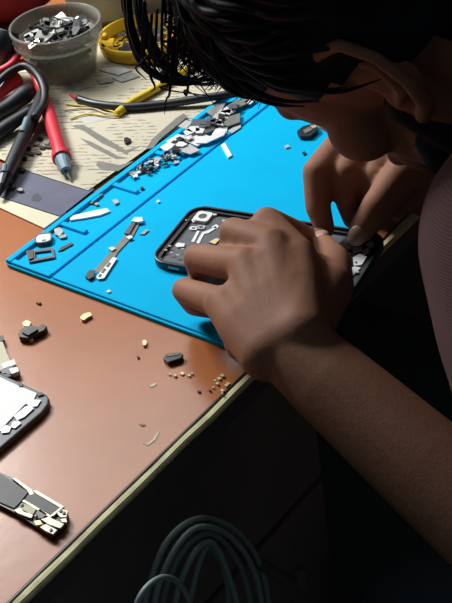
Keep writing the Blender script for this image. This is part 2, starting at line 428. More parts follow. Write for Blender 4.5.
# ------------------------------------------------------------ tools, leads
def path(px, dz=0): return [at(x, y, z+dz) for x, y, z in px]
def cable(name, px, r, m, label, cat='cable', group=None):
    P = path(px); c = cen(P); c.z = 0
    return tag(MB().tube(P, r, seg=10, sm=10).build(name, m, None, c, smooth=True), label, cat, group)
N = .003
cable('black_cable', [(78, 99, .006), (96, 104, .0065), (128, 107, .0065), (165, 104, .0065), (205, 98, .009), (240, 92, .009), (275, 80, .009)], .0034, 'cable_black', 'thick black cable lying across the newspaper')
o = cable('red_wire', [(70, 94, .0045), (74, 97, .0045), (79, 99, .0055)], .0013, 'red', 'short red wire end beside the thick black cable', 'wire')
yt = thing('yellow_cable', 'yellow cable passing under the black cable, its wires fanned out', 'cable', at(125, 108, 0))
Y0 = yt.location.copy()
MB().tube(path([(117, 114, .0055), (124, 108, .0055), (134, 101, .0058), (152, 91, .006), (170, 80, .006), (200, 62, .006), (230, 44, .006)]), [.0034, .0038, .0036, .0034, .0033, .0032, .0032], seg=10).build('sheath', 'yellow', yt, Y0, smooth=True)
for px in ([(118, 113, .0055), (108, 110, .0045), (92, 107, .0042), (66, 104, .0038)], [(118, 114, .0052), (106, 113, .0042), (90, 108, .0040), (64, 110, .0038)],
           [(119, 115, .0052), (106, 116, .0042), (88, 114, .0040), (70, 119, .0038)]):
    MB().tube(path(px), .0007, seg=6).build('bare_wire', 'yellow' if px[0][1] != 114 else 'cream', yt, Y0, smooth=True)
# red probe
pr = thing('red_probe', 'red test probe with a blue-grey collar, tip resting on the navy sheet', 'probe', at(66, 178, 0)); P0 = pr.location.copy()
MB().tube(path([(40, 88, .011), (48, 112, .011), (56, 138, .0105), (61, 156, .010)]), [.0048, .0056, .0056, .0060], seg=16).build('handle', 'red', pr, P0, smooth=True)
MB().tube(path([(61, 155, .010), (62.2, 159, .0098)]), [.0076, .0076], seg=18, sm=0).build('guard', 'red', pr, P0, smooth=False, bev=.0008)
MB().tube(path([(62.2, 159, .0096), (66, 171, .0080)]), [.0062, .0042], seg=16, sm=0).build('collar', 'blue_grey', pr, P0)
MB().tube(path([(66, 171, .0075), (71.5, 181, .0040)]), [.0022, .0006], seg=10, sm=0).build('tip', 'steel', pr, P0)
# black probe
pb = thing('black_probe', 'black test probe with a pale blue stripe, left of the red probe', 'probe', at(5, 190, 0)); P0 = pb.location.copy()
MB().tube(path([(44, 88, .014), (38, 106, .013), (28, 128, .012), (15, 156, .011), (5, 178, .010)]), [.0045, .0054, .0056, .0056, .0050], seg=16).build('handle', 'black_rubber', pb, P0, smooth=True)
MB().tube(path([(27, 119, .0172), (22, 132, .0168)]), [.0026, .0022], seg=10, sm=0).build('stripe', 'blue_grey', pb, P0)
MB().tube(path([(5, 178, .010), (2, 186, .009), (-1, 196, .006)]), [.0056, .0036, .001], seg=12, sm=0).build('nose', 'black_plastic', pb, P0)
MB().tube(path([(5, 165, .0155), (3.5, 172, .0145)]), [.0018, .0018], seg=8, sm=0).build('pale_mark', 'blue_grey', pb, P0)
# red lead and grey lead looping over the probes
cable('red_lead', [(22, 62, .022), (32, 72, .022), (38, 84, .019), (42, 96, .013)], .0030, 'red', 'red lead arching into the red probe handle', 'cable')
cable('dark_grey_lead', [(-4, 84, .020), (10, 72, .024), (26, 66, .026), (38, 76, .026), (44, 90, .022), (43, 104, .019), (34, 118, .0185)], .0034, 'black_rubber', 'dark grey lead looping over the black probe', 'cable')
# knob with red collar at the picture's left edge
kn = thing('black_knob_tool', 'black capped tool with a pink-red collar at the left edge', 'tool', at(0, 70, 0)); P0 = kn.location.copy()
MB().tube(path([(-16, 66, .012), (-6, 58, .022), (2, 44, .036), (6, 30, .046)]), [.008, .013, .015, .011], seg=20).build('cap', 'cable_black', kn, P0, smooth=True)
b = MB(); b.tube(path([(-16, 76, .020), (-2, 72, .024), (12, 64, .027), (19, 52, .030)]), [.0036]*4, seg=12); b.build('collar', 'red', kn, P0, smooth=True)
# pliers: red grip, dark rounded grip, grey jaws
pl_ = thing('pliers', 'pliers with a red grip and dark jaws under the leads', 'pliers', at(10, 110, 0)); P0 = pl_.location.copy()
MB().tube(path([(-14, 100, .010), (2, 88, .012), (18, 78, .013)]), [.0062, .0072, .0066], seg=14).build('red_grip', 'red', pl_, P0, smooth=True)
MB().tube(path([(-12, 118, .010), (8, 107, .011), (24, 95, .013), (31, 90, .013)]), [.0064, .0068, .0080, .0062], seg=14).build('dark_grip', 'black_rubber', pl_, P0, smooth=True)
MB().tube(path([(-6, 96, .0155), (4, 82, .0195)]), [.0012, .0016], seg=8, sm=0).build('bright_rod', 'steel', pl_, P0)
MB().tube(path([(-14, 142, .008), (8, 126, .010), (32, 110, .013)]), [.006, .006, .0045], seg=12).build('jaw', 'black_rubber', pl_, P0, smooth=True)
for i, (x, y) in enumerate([(28, 148), (36, 143), (42, 147), (31, 153), (46, 142), (24, 158), (38, 152), (14, 172), (22, 169), (12, 186), (20, 189), (40, 138), (48, 146), (10, 180)]):
    pxl = [(x-3, y), (x, y-1.6), (x+3.4, y-.5), (x+2, y+1.7), (x-2, y+1.5)]
    plate('metal_offcut', pxl, .0029 if y < 165 else .0023, .0042, ['charcoal', 'steel', 'black_plastic'][i % 3], 'small metal offcut scattered beside the black probe', 'offcut', 'offcuts beside the black probe')
plate('dark_screw', [(124, 138), (127, 137), (131, 139), (129, 141), (126, 143), (124, 141)], .0028, .0048, 'black_plastic', 'small dark screw lying alone on the newspaper', 'screw')
for i, px in enumerate([[(100, 70), (118, 66), (132, 70), (118, 75)], [(112, 78), (132, 72), (140, 76), (122, 82)], [(96, 80), (110, 77), (114, 81), (100, 84)], [(72, 88), (82, 84), (88, 87), (78, 90)]]):
    plate('steel_strip', px, .0029, .0037, ['pale_grey', 'dull_steel', 'steel', 'pale_grey'][i],
          ['pale metal strip just below the yellow dish', 'dull metal strip below the yellow dish, nearest the yellow cable', 'bright metal strip between the tub and the black cable', 'pale sliver of metal at the foot of the tub'][i], 'metal strip')

# -------------------------------------------------------- parts in the trays
ln = thing('lens_ring', 'rounded square lens cover with white centre, near corner of the blue mat', 'lens cover', at(44, 241, ZT)); P0 = ln.location.copy(); P0.z = ln.location.z = ZT-.0002
R_ = -.85
def rot2(P, a, c=(0, 0)): return [(c[0]+x*math.cos(a)-y*math.sin(a), c[1]+x*math.sin(a)+y*math.cos(a)) for x, y in P]
MB().ring(rot2(rrect(.0125, .0125, .004), R_), rot2(rrect(.0104, .0104, .0032), R_), 0, .0032).build('frame', 'dark_plate', ln)
MB().prism(rot2(rrect(.0104, .0104, .0032), R_), .0004, .0029).build('glass', 'white', ln)
MB().prism(rot2(rrect(.0030, .0016, .0006), R_, (-.002, -.0026)), .0027, .0031).build('dark_chip', 'dark_plate', ln)
cf = thing('connector_frame', 'dark open connector frame below the lens cover on the blue mat', 'connector', at(41, 255, ZT)); P0 = cf.location.copy(); P0.z = cf.location.z = ZT-.0002
outer = [at(x, y, .0042)-P0 for x, y in ((26, 251), (53, 247.5), (55, 257), (29, 262))]
inn = [at(x, y, .0042)-P0 for x, y in ((35, 252), (51, 250), (52.5, 255.5), (35, 258.5))]
MB().ring(outer, inn, 0, .0016).build('frame', 'dark_plate', cf)
MB().prism([at(x, y, .004)-P0 for x, y in ((27, 252), (33, 251), (34, 259), (29, 261))], .0004, .0026).build('plug', 'charcoal', cf)
plate('flex_sliver', [(58, 251), (61, 247), (72, 242), (73, 244), (62, 250)], ZT-.0002, .0036, 'charcoal', 'thin dark flex sliver right of the lens cover', 'flex cable')
br = plate('metal_bracket', [(54, 229), (60, 227), (63, 231), (60, 236), (55, 234)], ZT-.0002, .0046, 'dull_steel', 'small bent metal bracket above the lens cover', 'bracket')
plate('bracket_foot', [(58, 236), (66, 234), (66, 237), (60, 238)], .0026, .0042, 'steel', parent=br, off=br.location)
plate('white_strip', [(70, 220), (70, 216), (96, 210), (107, 208), (110, 211), (100, 215), (84, 218)], ZT-.0002, .0040, 'white', 'white adhesive strip lying in the middle tray of the blue mat', 'strip')
fr = plate('dark_plate', [(88, 202), (99, 192), (103, 194), (92, 203.5)], ZT-.0002, .0042, 'grey_flex', 'narrow grey flex plate against the upper wall of the middle tray', 'plate')
plate('plate_pad', [(91, 200.5), (98.5, 194), (101, 195), (93, 201.5)], .0042, .0046, 'mat_blue', parent=fr, off=fr.location)
plate('pale_chip', [(112, 200), (117, 199), (119, 202), (115, 204)], ZT-.0002, .0042, 'pale_grey', 'tiny pale chip in the open tray right of the white strip', 'chip')
plate('grey_chip', [(94, 203.5), (97, 202), (99, 204), (96, 205)], ZT-.0002, .0042, 'dull_steel', 'tiny dull chip at the foot of the narrow grey flex plate', 'chip')
plate('dark_speck', [(140, 187), (143, 186), (144, 188), (141, 189)], ZT-.0002, .0042, 'charcoal', 'dark speck between the upper tray and the groove', 'chip')
plate('white_chip', [(221, 145), (225, 142.5), (232, 155), (228, 157.5)], ZW-.0003, .0054, 'white', 'white oblong chip on the blue mat below the heap of scraps', 'chip')
plate('white_dot', [(156, 201), (158, 199.5), (160, 201), (158, 202.5)], ZW-.0003, .0052, 'white', 'white dot on the blue mat left of the phone shell', 'speck')
plate('silver_sliver', [(140, 234), (146, 229), (149, 230), (144, 234)], ZW-.0003, .0050, 'steel', 'silver sliver right of the long grey flex strip', 'sliver')
plate('white_grain', [(106, 291), (109, 289.5), (111, 291), (108, 292.5)], ZW-.0003, .0050, 'white', 'white grain near the front edge of the blue mat', 'speck')
plate('blue_grain', [(284, 146), (288, 144.5), (290, 146.5), (286, 148)], ZW-.0003, .0052, 'pale_grey', 'pale grain left of the raised finger on the blue mat', 'speck')
plate('dark_grain', [(302, 152), (305, 151), (306, 153), (304, 154.5)], ZW-.0003, .0052, 'charcoal', 'dark grain beside the raised finger on the blue mat', 'speck')
# long flex strip
fx = thing('flex_strip', 'long grey flex strip with bright connector ends on the blue mat', 'flex cable', at(113, 250, .004)); P0 = fx.location.copy(); P0.z = fx.location.z = ZW-.0003
plate('ribbon', [(94, 270), (126, 234), (134, 222), (138, 218), (141, 221), (133, 236), (118, 252), (103, 277)], ZW-.0003, .0048, 'grey_flex', parent=fx, off=P0)
plate('bright_plate', [(96, 277), (113, 257), (117, 258), (104, 278), (98, 279)], .0048, .0056, 'white_metal', parent=fx, off=P0)
for px in ([(101, 272), (104, 268), (106, 269), (103, 273)], [(106, 266), (109, 262), (111, 263), (108, 267)], [(98, 276), (100, 273.5), (102, 274.5), (100, 277)]):
    plate('dark_pad', px, .0056, .0059, 'dark_plate', parent=fx, off=P0)
plate('end_connector', [(85, 276), (89, 270), (94, 270), (94, 276), (89, 279)], ZW-.0003, .0062, 'charcoal', parent=fx, off=P0)
plate('tab', [(108, 248), (112, 246.5), (116, 248), (112, 250.5)], .0048, .0060, 'white_metal', parent=fx, off=P0)
plate('tab', [(126, 237), (130, 235), (133, 237), (129, 239)], .0048, .0060, 'white_metal', parent=fx, off=P0)
plate('dark_bridge', [(124, 233), (131, 223), (136, 222), (129, 234)], .0048, .0060, 'dark_plate', parent=fx, off=P0)
plate('top_connector', [(131, 221), (135, 217), (142, 217), (143, 221), (138, 222)], .0048, .0066, 'white_metal', parent=fx, off=P0)
# pile of tiny parts
rng = random.Random(11)
for i in range(46):
    u, w = rng.random(), rng.random()
    x = 133+46*u+rng.uniform(-3, 3); y = 174-17*u+(w-.5)*11
    k = [2, 4, 0, 2, 3][i % 5]
    p = at(x, y, ZT); p.z = ZT+rng.uniform(.0002, .0014)
    scatter(k, ['white_metal', 'charcoal', 'pale_grey', 'black_plastic', 'steel'][(i*3+i//5) % 5], [.0050, .0036][i % 2], p, (rng.uniform(-.15, .15), rng.uniform(-.15, .15), rng.uniform(0, 6)),
            LT[k].replace('heaped on top of the clear tub', 'in the loose pile in the upper tray of the mat').replace('small ', 'tiny '), 'tiny parts piled in the upper tray')
# heap of shield scraps
scr = [([(186, 133), (193, 119), (212, 119), (218, 128), (205, 134)], 'dark_plate', 'dark square chip among the scraps'),
       ([(166, 141), (178, 134), (186, 136), (199, 132), (212, 137), (197, 146), (186, 141), (172, 147)], 'white_metal', 'white zigzag scrap at the lower end of the heap of scraps'),
       ([(176, 150), (190, 144), (200, 150), (190, 154)], 'pale_grey', 'pale grey scrap lying lowest in the heap of scraps'),
       ([(212, 134), (218, 126), (228, 126), (226, 133), (216, 138)], 'white', 'white scrap plate right of the dark square chip'),
       ([(212, 118), (222, 108), (232, 110), (226, 122), (216, 125)], 'pale_grey', 'pale square scrap in the middle of the heap of scraps'),
       ([(222, 124), (230, 116), (240, 113), (240, 122), (228, 126)], 'grey_flex', 'grey scrap plate on the right of the heap of scraps'),
       ([(206, 112), (216, 104), (226, 102), (222, 110), (212, 116)], 'dull_steel', 'steel scrap below the black cable'),
       ([(224, 108), (236, 100), (252, 97), (246, 104), (232, 110)], 'grey_flex', 'long grey scrap next to the hair end of the heap'),
       ([(196, 143), (214, 134), (226, 130), (224, 135), (206, 143)], 'white_metal', 'long white scrap along the groove side of the heap'),
       ([(178, 126), (186, 120), (192, 122), (186, 129)], 'pale_grey', 'pale scrap touching the dull grey strip'),
       ([(244, 102), (252, 97), (258, 98), (250, 104)], 'white', 'small white scrap at the far end of the heap of scraps'),
       ([(160, 147), (168, 142), (174, 146), (166, 151)], 'white', 'small white scrap at the near end of the heap of scraps'),
       ([(228, 131), (240, 122), (241, 127), (232, 133)], 'pale_grey', 'narrow pale scrap at the right rim of the heap of scraps')]
for i, (px, m, l) in enumerate(scr):
    z0 = .0046+.0009*(i % 3)
    o = plate('shield_scrap', px, z0-.0003, z0+.0006, m, l, 'metal scrap', None)
rng = random.Random(21)
for i in range(26):
    u = rng.random(); x = 168+70*u+rng.uniform(-5, 5); y = 146-42*u+rng.uniform(-6, 5); r = rng.uniform(2.5, 6)
    n = rng.choice([3, 4, 4, 5]); a0 = rng.uniform(0, 6.28)
    px = [(x+r*1.3*math.cos(a0+6.283*k/n)*rng.uniform(.7, 1.2), y+r*.7*math.sin(a0+6.283*k/n)*rng.uniform(.7, 1.2)) for k in range(n)]
    z0 = .0074+.0005*(i % 3)
    plate('shield_scrap', px, z0-.0002, z0+.0004, ['charcoal', 'white', 'black_plastic', 'pale_grey', 'white_metal', 'dark_plate'][i % 6], 'small loose fragment lying on the heap of metal scraps', 'metal scrap', 'fragments on the scrap heap')
# dark module by the face
md_ = thing('camera_module', 'small dark camera module on the blue mat under the face', 'module', at(307, 130, .005)); P0 = md_.location.copy(); P0.z = md_.location.z = ZW-.0003
plate('body', [(297, 131), (303, 126), (316, 123), (318, 129), (310, 136), (300, 136)], ZW-.0003, .0075, 'black_plastic', parent=md_, off=P0)
plate('metal_cap', [(303, 130), (309, 127), (313, 129), (306, 133)], .0075, .0081, 'steel', parent=md_, off=P0)
plate('contact', [(310, 126), (316, 124), (316.5, 127), (313, 128)], .0075, .0080, 'gold', parent=md_, off=P0)

# -------------------------------------------------------------- phone shell
pc = V((.0465, .0615, 0)); PTH = -1.3683
PZ = ZW-.0003
ph = thing('phone_shell', 'opened black phone shell lying under both hands', 'phone', (pc.x, pc.y, PZ), PTH)
PL, PW, PH = .147, .0715, .0064
O = rrect(PL, PW, .0125, 8); I = rrect(PL-.0040, PW-.0040, .0106, 8)
MB().ring(O, I, 0, PH).build('frame', 'black_plastic', ph, bev=.0007)
MB().prism(I, .0006, .0026).build('back_plate', 'dark_plate', ph)
MB().ring(I, rrect(PL-.0105, PW-.009, .006, 8), .0024, .0046).build('inner_ledge', 'black_plastic', ph)
MB().prism(rrect(.0085, .0018, .0008, c=(0, 0)), -.0009, .0009).build('side_button', 'pale_grey', ph)
def inph(name, poly, z0, z1, m): return MB().prism(poly, z0, z1).build(name, m, ph)
def L(px, py, z=.0075): # photo pixel to phone-local
    d = at(px, py, z)-V((pc.x, pc.y, 0)); c_, s_ = math.cos(-PTH), math.sin(-PTH)
    return (c_*d.x-s_*d.y, s_*d.x+c_*d.y)
def lp(*px): return [L(*p) for p in px]
bb = bpy.data.objects['side_button']; bb.location = (L(178, 263, .007)[0], -PW/2+.0004, .0034); bb.rotation_euler = (math.pi/2, 0, 0)
c0 = L(203, 217.5)
MB().ring(rrect(.0118, .0118, .0025, c=c0), rrect(.0062, .0062, .003, c=c0), .0026, .0048).build('camera_bracket', 'white_metal', ph)
MB().prism(rrect(.0050, .0050, .0024, c=c0), .0026, .0044).build('camera_lens', 'dark_plate', ph)
inph('bracket_tab', lp((191, 220), (196, 218), (198, 221), (193, 222.5)), .0026, .0040, 'white_metal')
inph('bracket_tab', lp((211, 213), (216, 212), (217, 215), (213, 216)), .0026, .0040, 'white_metal')
MB().ring(rot2(rrect(.0058, .0042, .0014), .2, L(193.5, 228)), rot2(rrect(.003, .002, .0008), .2, L(193.5, 228)), .0026, .0036).build('small_bracket', 'white_metal', ph)
MB().ring(rot2(rrect(.0058, .0042, .0014), .2, L(201, 227)), rot2(rrect(.003, .002, .0008), .2, L(201, 227)), .0026, .0036).build('small_bracket', 'pale_grey', ph)
for px in ([(191, 241), (197, 230), (199.5, 230.5), (194, 241.5)], [(196, 242), (202, 231.5), (207, 230), (213, 227), (215, 225.5), (217, 227), (209, 232), (204, 233.5), (199, 243)],
           [(211, 226.5), (216, 223.5), (219, 225.5), (217, 228)]):
    inph('charging_track', lp(*px), .0026, .0031, 'white_metal')
inph('gold_contact', lp((209, 242), (216, 238), (220, 239), (215, 244)), .0026, .0036, 'gold')
inph('white_pad', lp((175, 245), (178, 242.5), (185, 243.5), (184, 246.5), (177, 247)), .0026, .0036, 'white')
inph('slot', lp((222, 219), (232, 219.5), (232, 221.5), (222, 221)), .0026, .0032, 'pale_grey')
for px in ((166, 252), (172, 254.5), (178, 257), (186, 222), (218, 210.5), (227, 212), (183, 251), (170, 248)):
    inph('frame_clip', [(L(*px)[0]+a*.0011, L(*px)[1]+c_*.0006) for a, c_ in ((-1, -1), (1, -1), (1, 1), (-1, 1))], .0049, .0054, 'pale_grey')
# charging-port end board by the right hand
inph('end_board', lp((332, 250), (350, 234), (379, 240), (367, 262), (346, 291), (332, 288)), .0026, .0042, 'charcoal')
SHM = ['white_metal', 'white', 'white_metal', 'pale_grey', 'pale_grey', 'pale_grey', 'pale_grey', 'grey_flex', 'dark_plate', 'white_metal', 'pale_grey', 'black_plastic', 'white_metal']
for i, px in enumerate([[(353, 260), (360, 256), (367, 259), (362, 267), (354, 268)], [(348, 271), (355, 269), (361, 270), (353, 278)], [(342, 281), (349, 276), (352, 279), (346, 287), (342, 288)],
                        [(338, 247), (346, 246), (352, 250), (344, 252)], [(352, 250), (362, 249), (362, 252), (354, 254)], [(345, 254), (350, 256), (347, 260), (343, 258)], [(362, 253), (369, 250), (370, 254), (364, 257)],
                        [(340, 262), (347, 265), (345, 272), (339, 270)], [(356, 244), (364, 243), (364, 246), (357, 247)], [(337, 273), (342, 272), (343, 278), (338, 280)], [(366, 246), (373, 244), (374, 248), (368, 249)],
                        [(348, 262), (352, 259), (352, 266), (348, 268)], [(337, 283), (341, 281), (341, 288), (337, 288)]]):
    inph('shield_plate', lp(*px), .0042, .0056, SHM[i])
for px in ((350, 265), (358, 275), (349, 275), (356, 265), (347, 283)):
    inph('screw_head', [(L(*px)[0]+.0009*math.cos(k), L(*px)[1]+.0009*math.sin(k)) for k in [x*.785 for x in range(8)]], .0050, .0062, 'steel')

# ----------------------------------------------------- loose parts on the desk
cn = thing('black_connector', 'black connector with gold contacts lying on the bare desk', 'connector', at(31, 332, 0)); P0 = cn.location.copy()
plate('body', [(18, 333), (24, 327), (31, 325), (38, 327), (42, 324), (47, 326), (44, 330), (36, 334), (28, 338), (19, 337)], .0, .0042, 'black_plastic', parent=cn, off=P0, bev=.0004)
plate('ridge', [(22, 332), (30, 327), (38, 329), (28, 335)], .0042, .0056, 'charcoal', parent=cn, off=P0)
for px in ([(22, 323), (26, 320), (31, 322), (29, 326), (24, 326)], [(28, 337), (33, 336), (33, 339.5), (28, 340)], [(20, 337), (24, 337), (24, 339.5), (20, 339)]):
    plate('contact', px, 0, .0024, 'gold', parent=cn, off=P0)
plate('gold_bracket', [(80, 317), (84, 313.5), (90, 312), (92, 315), (88, 317), (84, 320), (81, 319)], 0, .0022, 'gold', 'small gold bracket alone on the desk in front of the mat', 'bracket')
bc = thing('black_chip', 'black oblong chip on the desk near the mat corner', 'chip', at(173, 357, 0)); P0 = bc.location.copy()
plate('body', [(163, 358), (166, 354), (179, 352), (183, 354), (181, 358), (168, 362)], 0, .0034, 'black_plastic', parent=bc, off=P0, bev=.0003)
plate('bright_rib', [(166, 356.5), (167.5, 354.8), (179, 353), (178.5, 354.5)], .0034, .0038, 'grey_flex', parent=bc, off=P0)
plate('dark_speck', [(36, 302), (38, 301), (41, 302), (39, 303.5)], 0, .0016, 'brown', 'dark brown speck on the desk near the mat corner with the lens cover', 'speck')
plate('tiny_screw', [(142, 341), (144, 339.5), (147, 341), (146, 345), (143, 345)], 0, .0018, 'gold', 'tiny gold screw left of the black oblong chip', 'screw')
plate('dark_speck', [(136.5, 356), (138.5, 355.5), (139.5, 357), (137.5, 358)], 0, .0012, 'charcoal', 'dark speck left of the black oblong chip', 'speck')
for i, (x, y) in enumerate([(170, 374), (175, 375), (182, 373), (192, 373), (189, 375), (222, 375), (215, 380), (217, 383), (228, 383), (210, 390), (199, 391), (222, 390), (213, 387), (226, 385), (219, 378), (222, 393)]):
    s = 1.0+(i % 3)*.45
    plate('crumb', [(x-s*1.3, y), (x, y-s*.8), (x+s*1.4, y+.1), (x+.3, y+s)], 0, .0011+.0003*(i % 2), ['cream', 'cream', 'gold'][i % 3] if i not in (9, 10) else 'charcoal',
          'tiny crumb scattered on the desk by the front corner of the mat' if i not in (9, 10) else 'tiny dark crumb on the desk below the scattered pale crumbs', 'crumb', 'crumbs near the mat corner' if i not in (9, 10) else 'dark crumbs')
for px, l in (([(143, 443), (147, 444), (153, 439), (158, 431), (159.5, 432), (155, 440), (148, 445.5)], 'curved pale scrape on the bare desk top'),
              ([(139, 424), (143, 423.5), (146, 425), (142, 426.5)], 'short dark scratch above the curved scrape'), ([(149, 386), (155, 383), (157, 384), (152, 387)], 'faint pale scuff below the black oblong chip')):
    plate('scratch', px, .00005, .0004, 'brown' if 'dark' in l else 'cream', l, 'scratch')
# cream battery cell at the left border
bt = thing('battery_cell', 'cream battery cell with a metal connector at the left border of the desk', 'battery', at(4, 358, 0)); P0 = bt.location.copy()
plate('cell', [(-30, 350), (-12, 338), (2, 339), (11, 362), (14, 368), (-14, 374), (-30, 368)], 0, .0036, 'cream', parent=bt, off=P0, bev=.0006)
for px, m in (([(-2, 336), (3, 335), (4, 340), (0, 341)], 'charcoal'), ([(1, 364), (14, 359), (16, 364), (4, 369)], 'white'), ([(0, 370), (10, 366), (19, 369), (12, 374), (3, 374)], 'dark_plate'), ([(9, 369), (17, 367), (19, 371), (12, 373.5)], 'white_metal'), ([(-8, 374), (6, 373), (12, 376), (-2, 378)], 'charcoal')):
    plate('terminal', px, 0 if m in ('charcoal', 'dark_plate') else .0010, .0046 if m == 'white_metal' else .0040, m, parent=bt, off=P0)
# white-backed phone screen at the left border
sc_ = thing('phone_screen', 'white backed phone screen in a dark frame at the left border of the desk', 'screen', at(10, 410, 0)); P0 = sc_.location.copy()
plate('frame', [(-60, 400), (-10, 366), (2, 374), (20, 382), (38, 391), (46, 394), (49, 398), (48, 404), (42, 412), (0, 448), (-16, 462), (-80, 440)], 0, .0046, 'dark_plate', parent=sc_, off=P0, bev=.0010)
plate('white_back', [(-56, 401), (-10, 371), (0, 377), (19, 386), (37, 393), (34, 399), (24, 405), (0, 430), (-16, 440), (-68, 430)], .0046, .0054, 'white', parent=sc_, off=P0)
for px in ([(27, 403.5), (33, 399.5), (41, 400), (37, 406), (29, 407)], [(14, 416), (26, 406), (34, 408), (24, 417), (17, 420)], [(0, 430), (6, 425), (11, 427), (9, 432), (2, 433)], [(12, 422), (18, 420.5), (21, 423), (15, 428), (11, 427)]):
    plate('pale_shield', px, .0046, .0056, 'white_metal', parent=sc_, off=P0)
plate('connector', [(17, 381), (22, 383), (22, 386), (19, 386)], .0046, .0060, 'charcoal', parent=sc_, off=P0)
plate('connector', [(36, 393), (42, 392), (44, 394), (38, 396)], .0046, .0056, 'charcoal', parent=sc_, off=P0)
# logic board
lb = thing('logic_board', 'long dark logic board with bright shields at the lower left of the desk', 'circuit board', at(20, 500, 0)); P0 = lb.location.copy()
plate('board', [(-50, 452), (-30, 440), (0, 472), (15, 479), (31, 491), (35, 491), (64, 508), (68, 513), (66, 522), (60, 529), (52, 537), (47, 533), (14, 512), (0, 505), (-50, 480)], 0, .0034, 'black_plastic', parent=lb, off=P0)
plate('graphite_film', [(-48, 455), (-30, 445), (0, 473), (28, 492), (20, 502), (14, 508), (0, 502), (-48, 476)], .0034, .0042, 'charcoal', parent=lb, off=P0)
plate('graphite_film', [(36, 493), (61, 507), (52, 515), (24, 500), (30, 494)], .0034, .0046, 'charcoal', parent=lb, off=P0)
o = plate('bright_rim', [(33, 491), (36, 490), (64, 506.5), (53, 516), (50, 515.5), (60, 507.5), (36, 493.5)], .0034, .0050, 'board_silver', parent=lb, off=P0)
plate('bright_rim', [(12, 478), (15, 478), (31, 489), (34, 494), (30, 495), (27, 490)], .0034, .0048, 'board_silver', parent=lb, off=P0)
plate('bright_rim', [(22, 501), (24, 499.5), (52, 516), (50, 517.5)], .0034, .0050, 'board_silver', parent=lb, off=P0)
for px, m in (([(19, 507), (22, 502.5), (36, 509), (33, 514), (24, 512)], 'cream'), ([(14, 510), (19, 508), (33, 515), (31, 518), (18, 513)], 'board_silver'), ([(36, 512), (40, 509), (47, 514), (42, 518), (35, 518)], 'grey_flex'),
              ([(41, 519), (49, 517), (64, 524), (60, 528), (48, 524)], 'board_silver'), ([(57, 513), (63, 509), (68, 511), (66, 517), (60, 517)], 'board_silver'), ([(40, 527), (46, 524), (57, 530), (53, 534), (46, 531)], 'board_silver'),
              ([(34, 521), (40, 520), (42, 524), (36, 525)], 'gold'), ([(60, 519), (66, 518), (67, 522), (62, 522)], 'board_silver')):
    plate('shield', px, .0034, .0050, m, parent=lb, off=P0)
for px in ((61, 511), (51, 530), (22, 505), (64, 513), (36, 516)):
    c_ = at(px[0], px[1], .0052)
    MB().lathe([(0, .0048), (.0010, .0048), (.0010, .0056), (0, .0057)], c=(c_.x, c_.y, 0), seg=10).build('screw_head', 'dark_plate', lb, P0)

# ------------------------------------------------------------------- person
def sub(a, b, t): return V(a).lerp(V(b), t)
class Blob(MB):
    """closed overlapping volumes, later fused into one continuous surface"""
    def cap(s, p0, p1, r0, r1, seg=16):
        p0, p1 = V(p0), V(p1); d = p1-p0
        if d.length < 1e-6: return s.ball(p0, r0)
        s.tube([p0, p1], [r0, r1], seg=seg, sm=0)
        s.ball(p0, r0, seg=seg); s.ball(p1, r1, seg=seg); return s
    def chain(s, pts, rs, seg=16):
        for i in range(len(pts)-1): s.cap(pts[i], pts[i+1], rs[i], rs[i+1], seg)
        return s
def fuse(b, name, m, voxel, smooth_it, parent=None, off=None, keep=None):
    o = b.build(name+'_raw', m)
    md = o.modifiers.new('r', 'REMESH'); md.mode = 'VOXEL'; md.voxel_size = voxel; md.adaptivity = 0
    ms = o.modifiers.new('s', 'SMOOTH'); ms.factor = .5; ms.iterations = smooth_it
    dg = bpy.context.evaluated_depsgraph_get(); dg.update()
    me = bpy.data.meshes.new_from_object(o.evaluated_get(dg)); me.name = name
    bpy.data.objects.remove(o)
    if off is not None: me.transform(Matrix.Translation(-V(off)))
    for p in me.polygons: p.use_smooth = True
    n = bpy.data.objects.new(name, me); COL.objects.link(n)
    me.materials.clear()
    for mm in ([m] if isinstance(m, str) else m): me.materials.append(MATS[mm])
    if parent: n.parent = parent
    return n

def dep(px, py, d): return CAM+(CF+CR*((px-226)/F_PX)-CU*((py-301.5)/F_PX))*d
# head frame: F face direction, U crown direction, S towards his left ear (the camera side)
HEAD_YAW, HEAD_PITCH, HEAD_ROLL = math.radians(86), math.radians(55.3), math.radians(-23.4)
hh = V((math.cos(HEAD_YAW), math.sin(HEAD_YAW), 0)); zz = V((0, 0, 1))
HF = hh*math.cos(HEAD_PITCH)-zz*math.sin(HEAD_PITCH)
HU = hh*math.sin(HEAD_PITCH)+zz*math.cos(HEAD_PITCH)
HS = HU.cross(HF)
_R = Matrix.Rotation(HEAD_ROLL, 3, HF); HU = _R @ HU; HS = _R @ HS
EAR = dep(373, 90, .7506)
HC = EAR-HS*.076
HR = Matrix((HF, HU, HS)).transposed().to_4x4()      # local (f,u,s) axes
def hp(f, u, s=0): return HC+HF*f+HU*u+HS*s

# skeleton
C7 = HC-hh*.165+zz*.012
tors = V((-.35, .94, 0)).normalized(); tl = V((-tors.y, tors.x, 0))
LSH = dep(550, 240, .72); RSH = C7-tl*.185-zz*.065+tors*.02
PEL = V((.30, -.45, -.27))
LW = at(286, 343, .046); LEL = dep(615, 636, .72)
RW = at(446, 138, .062); REL = V((.40, -.10, .035))
# --- body
B = Blob()
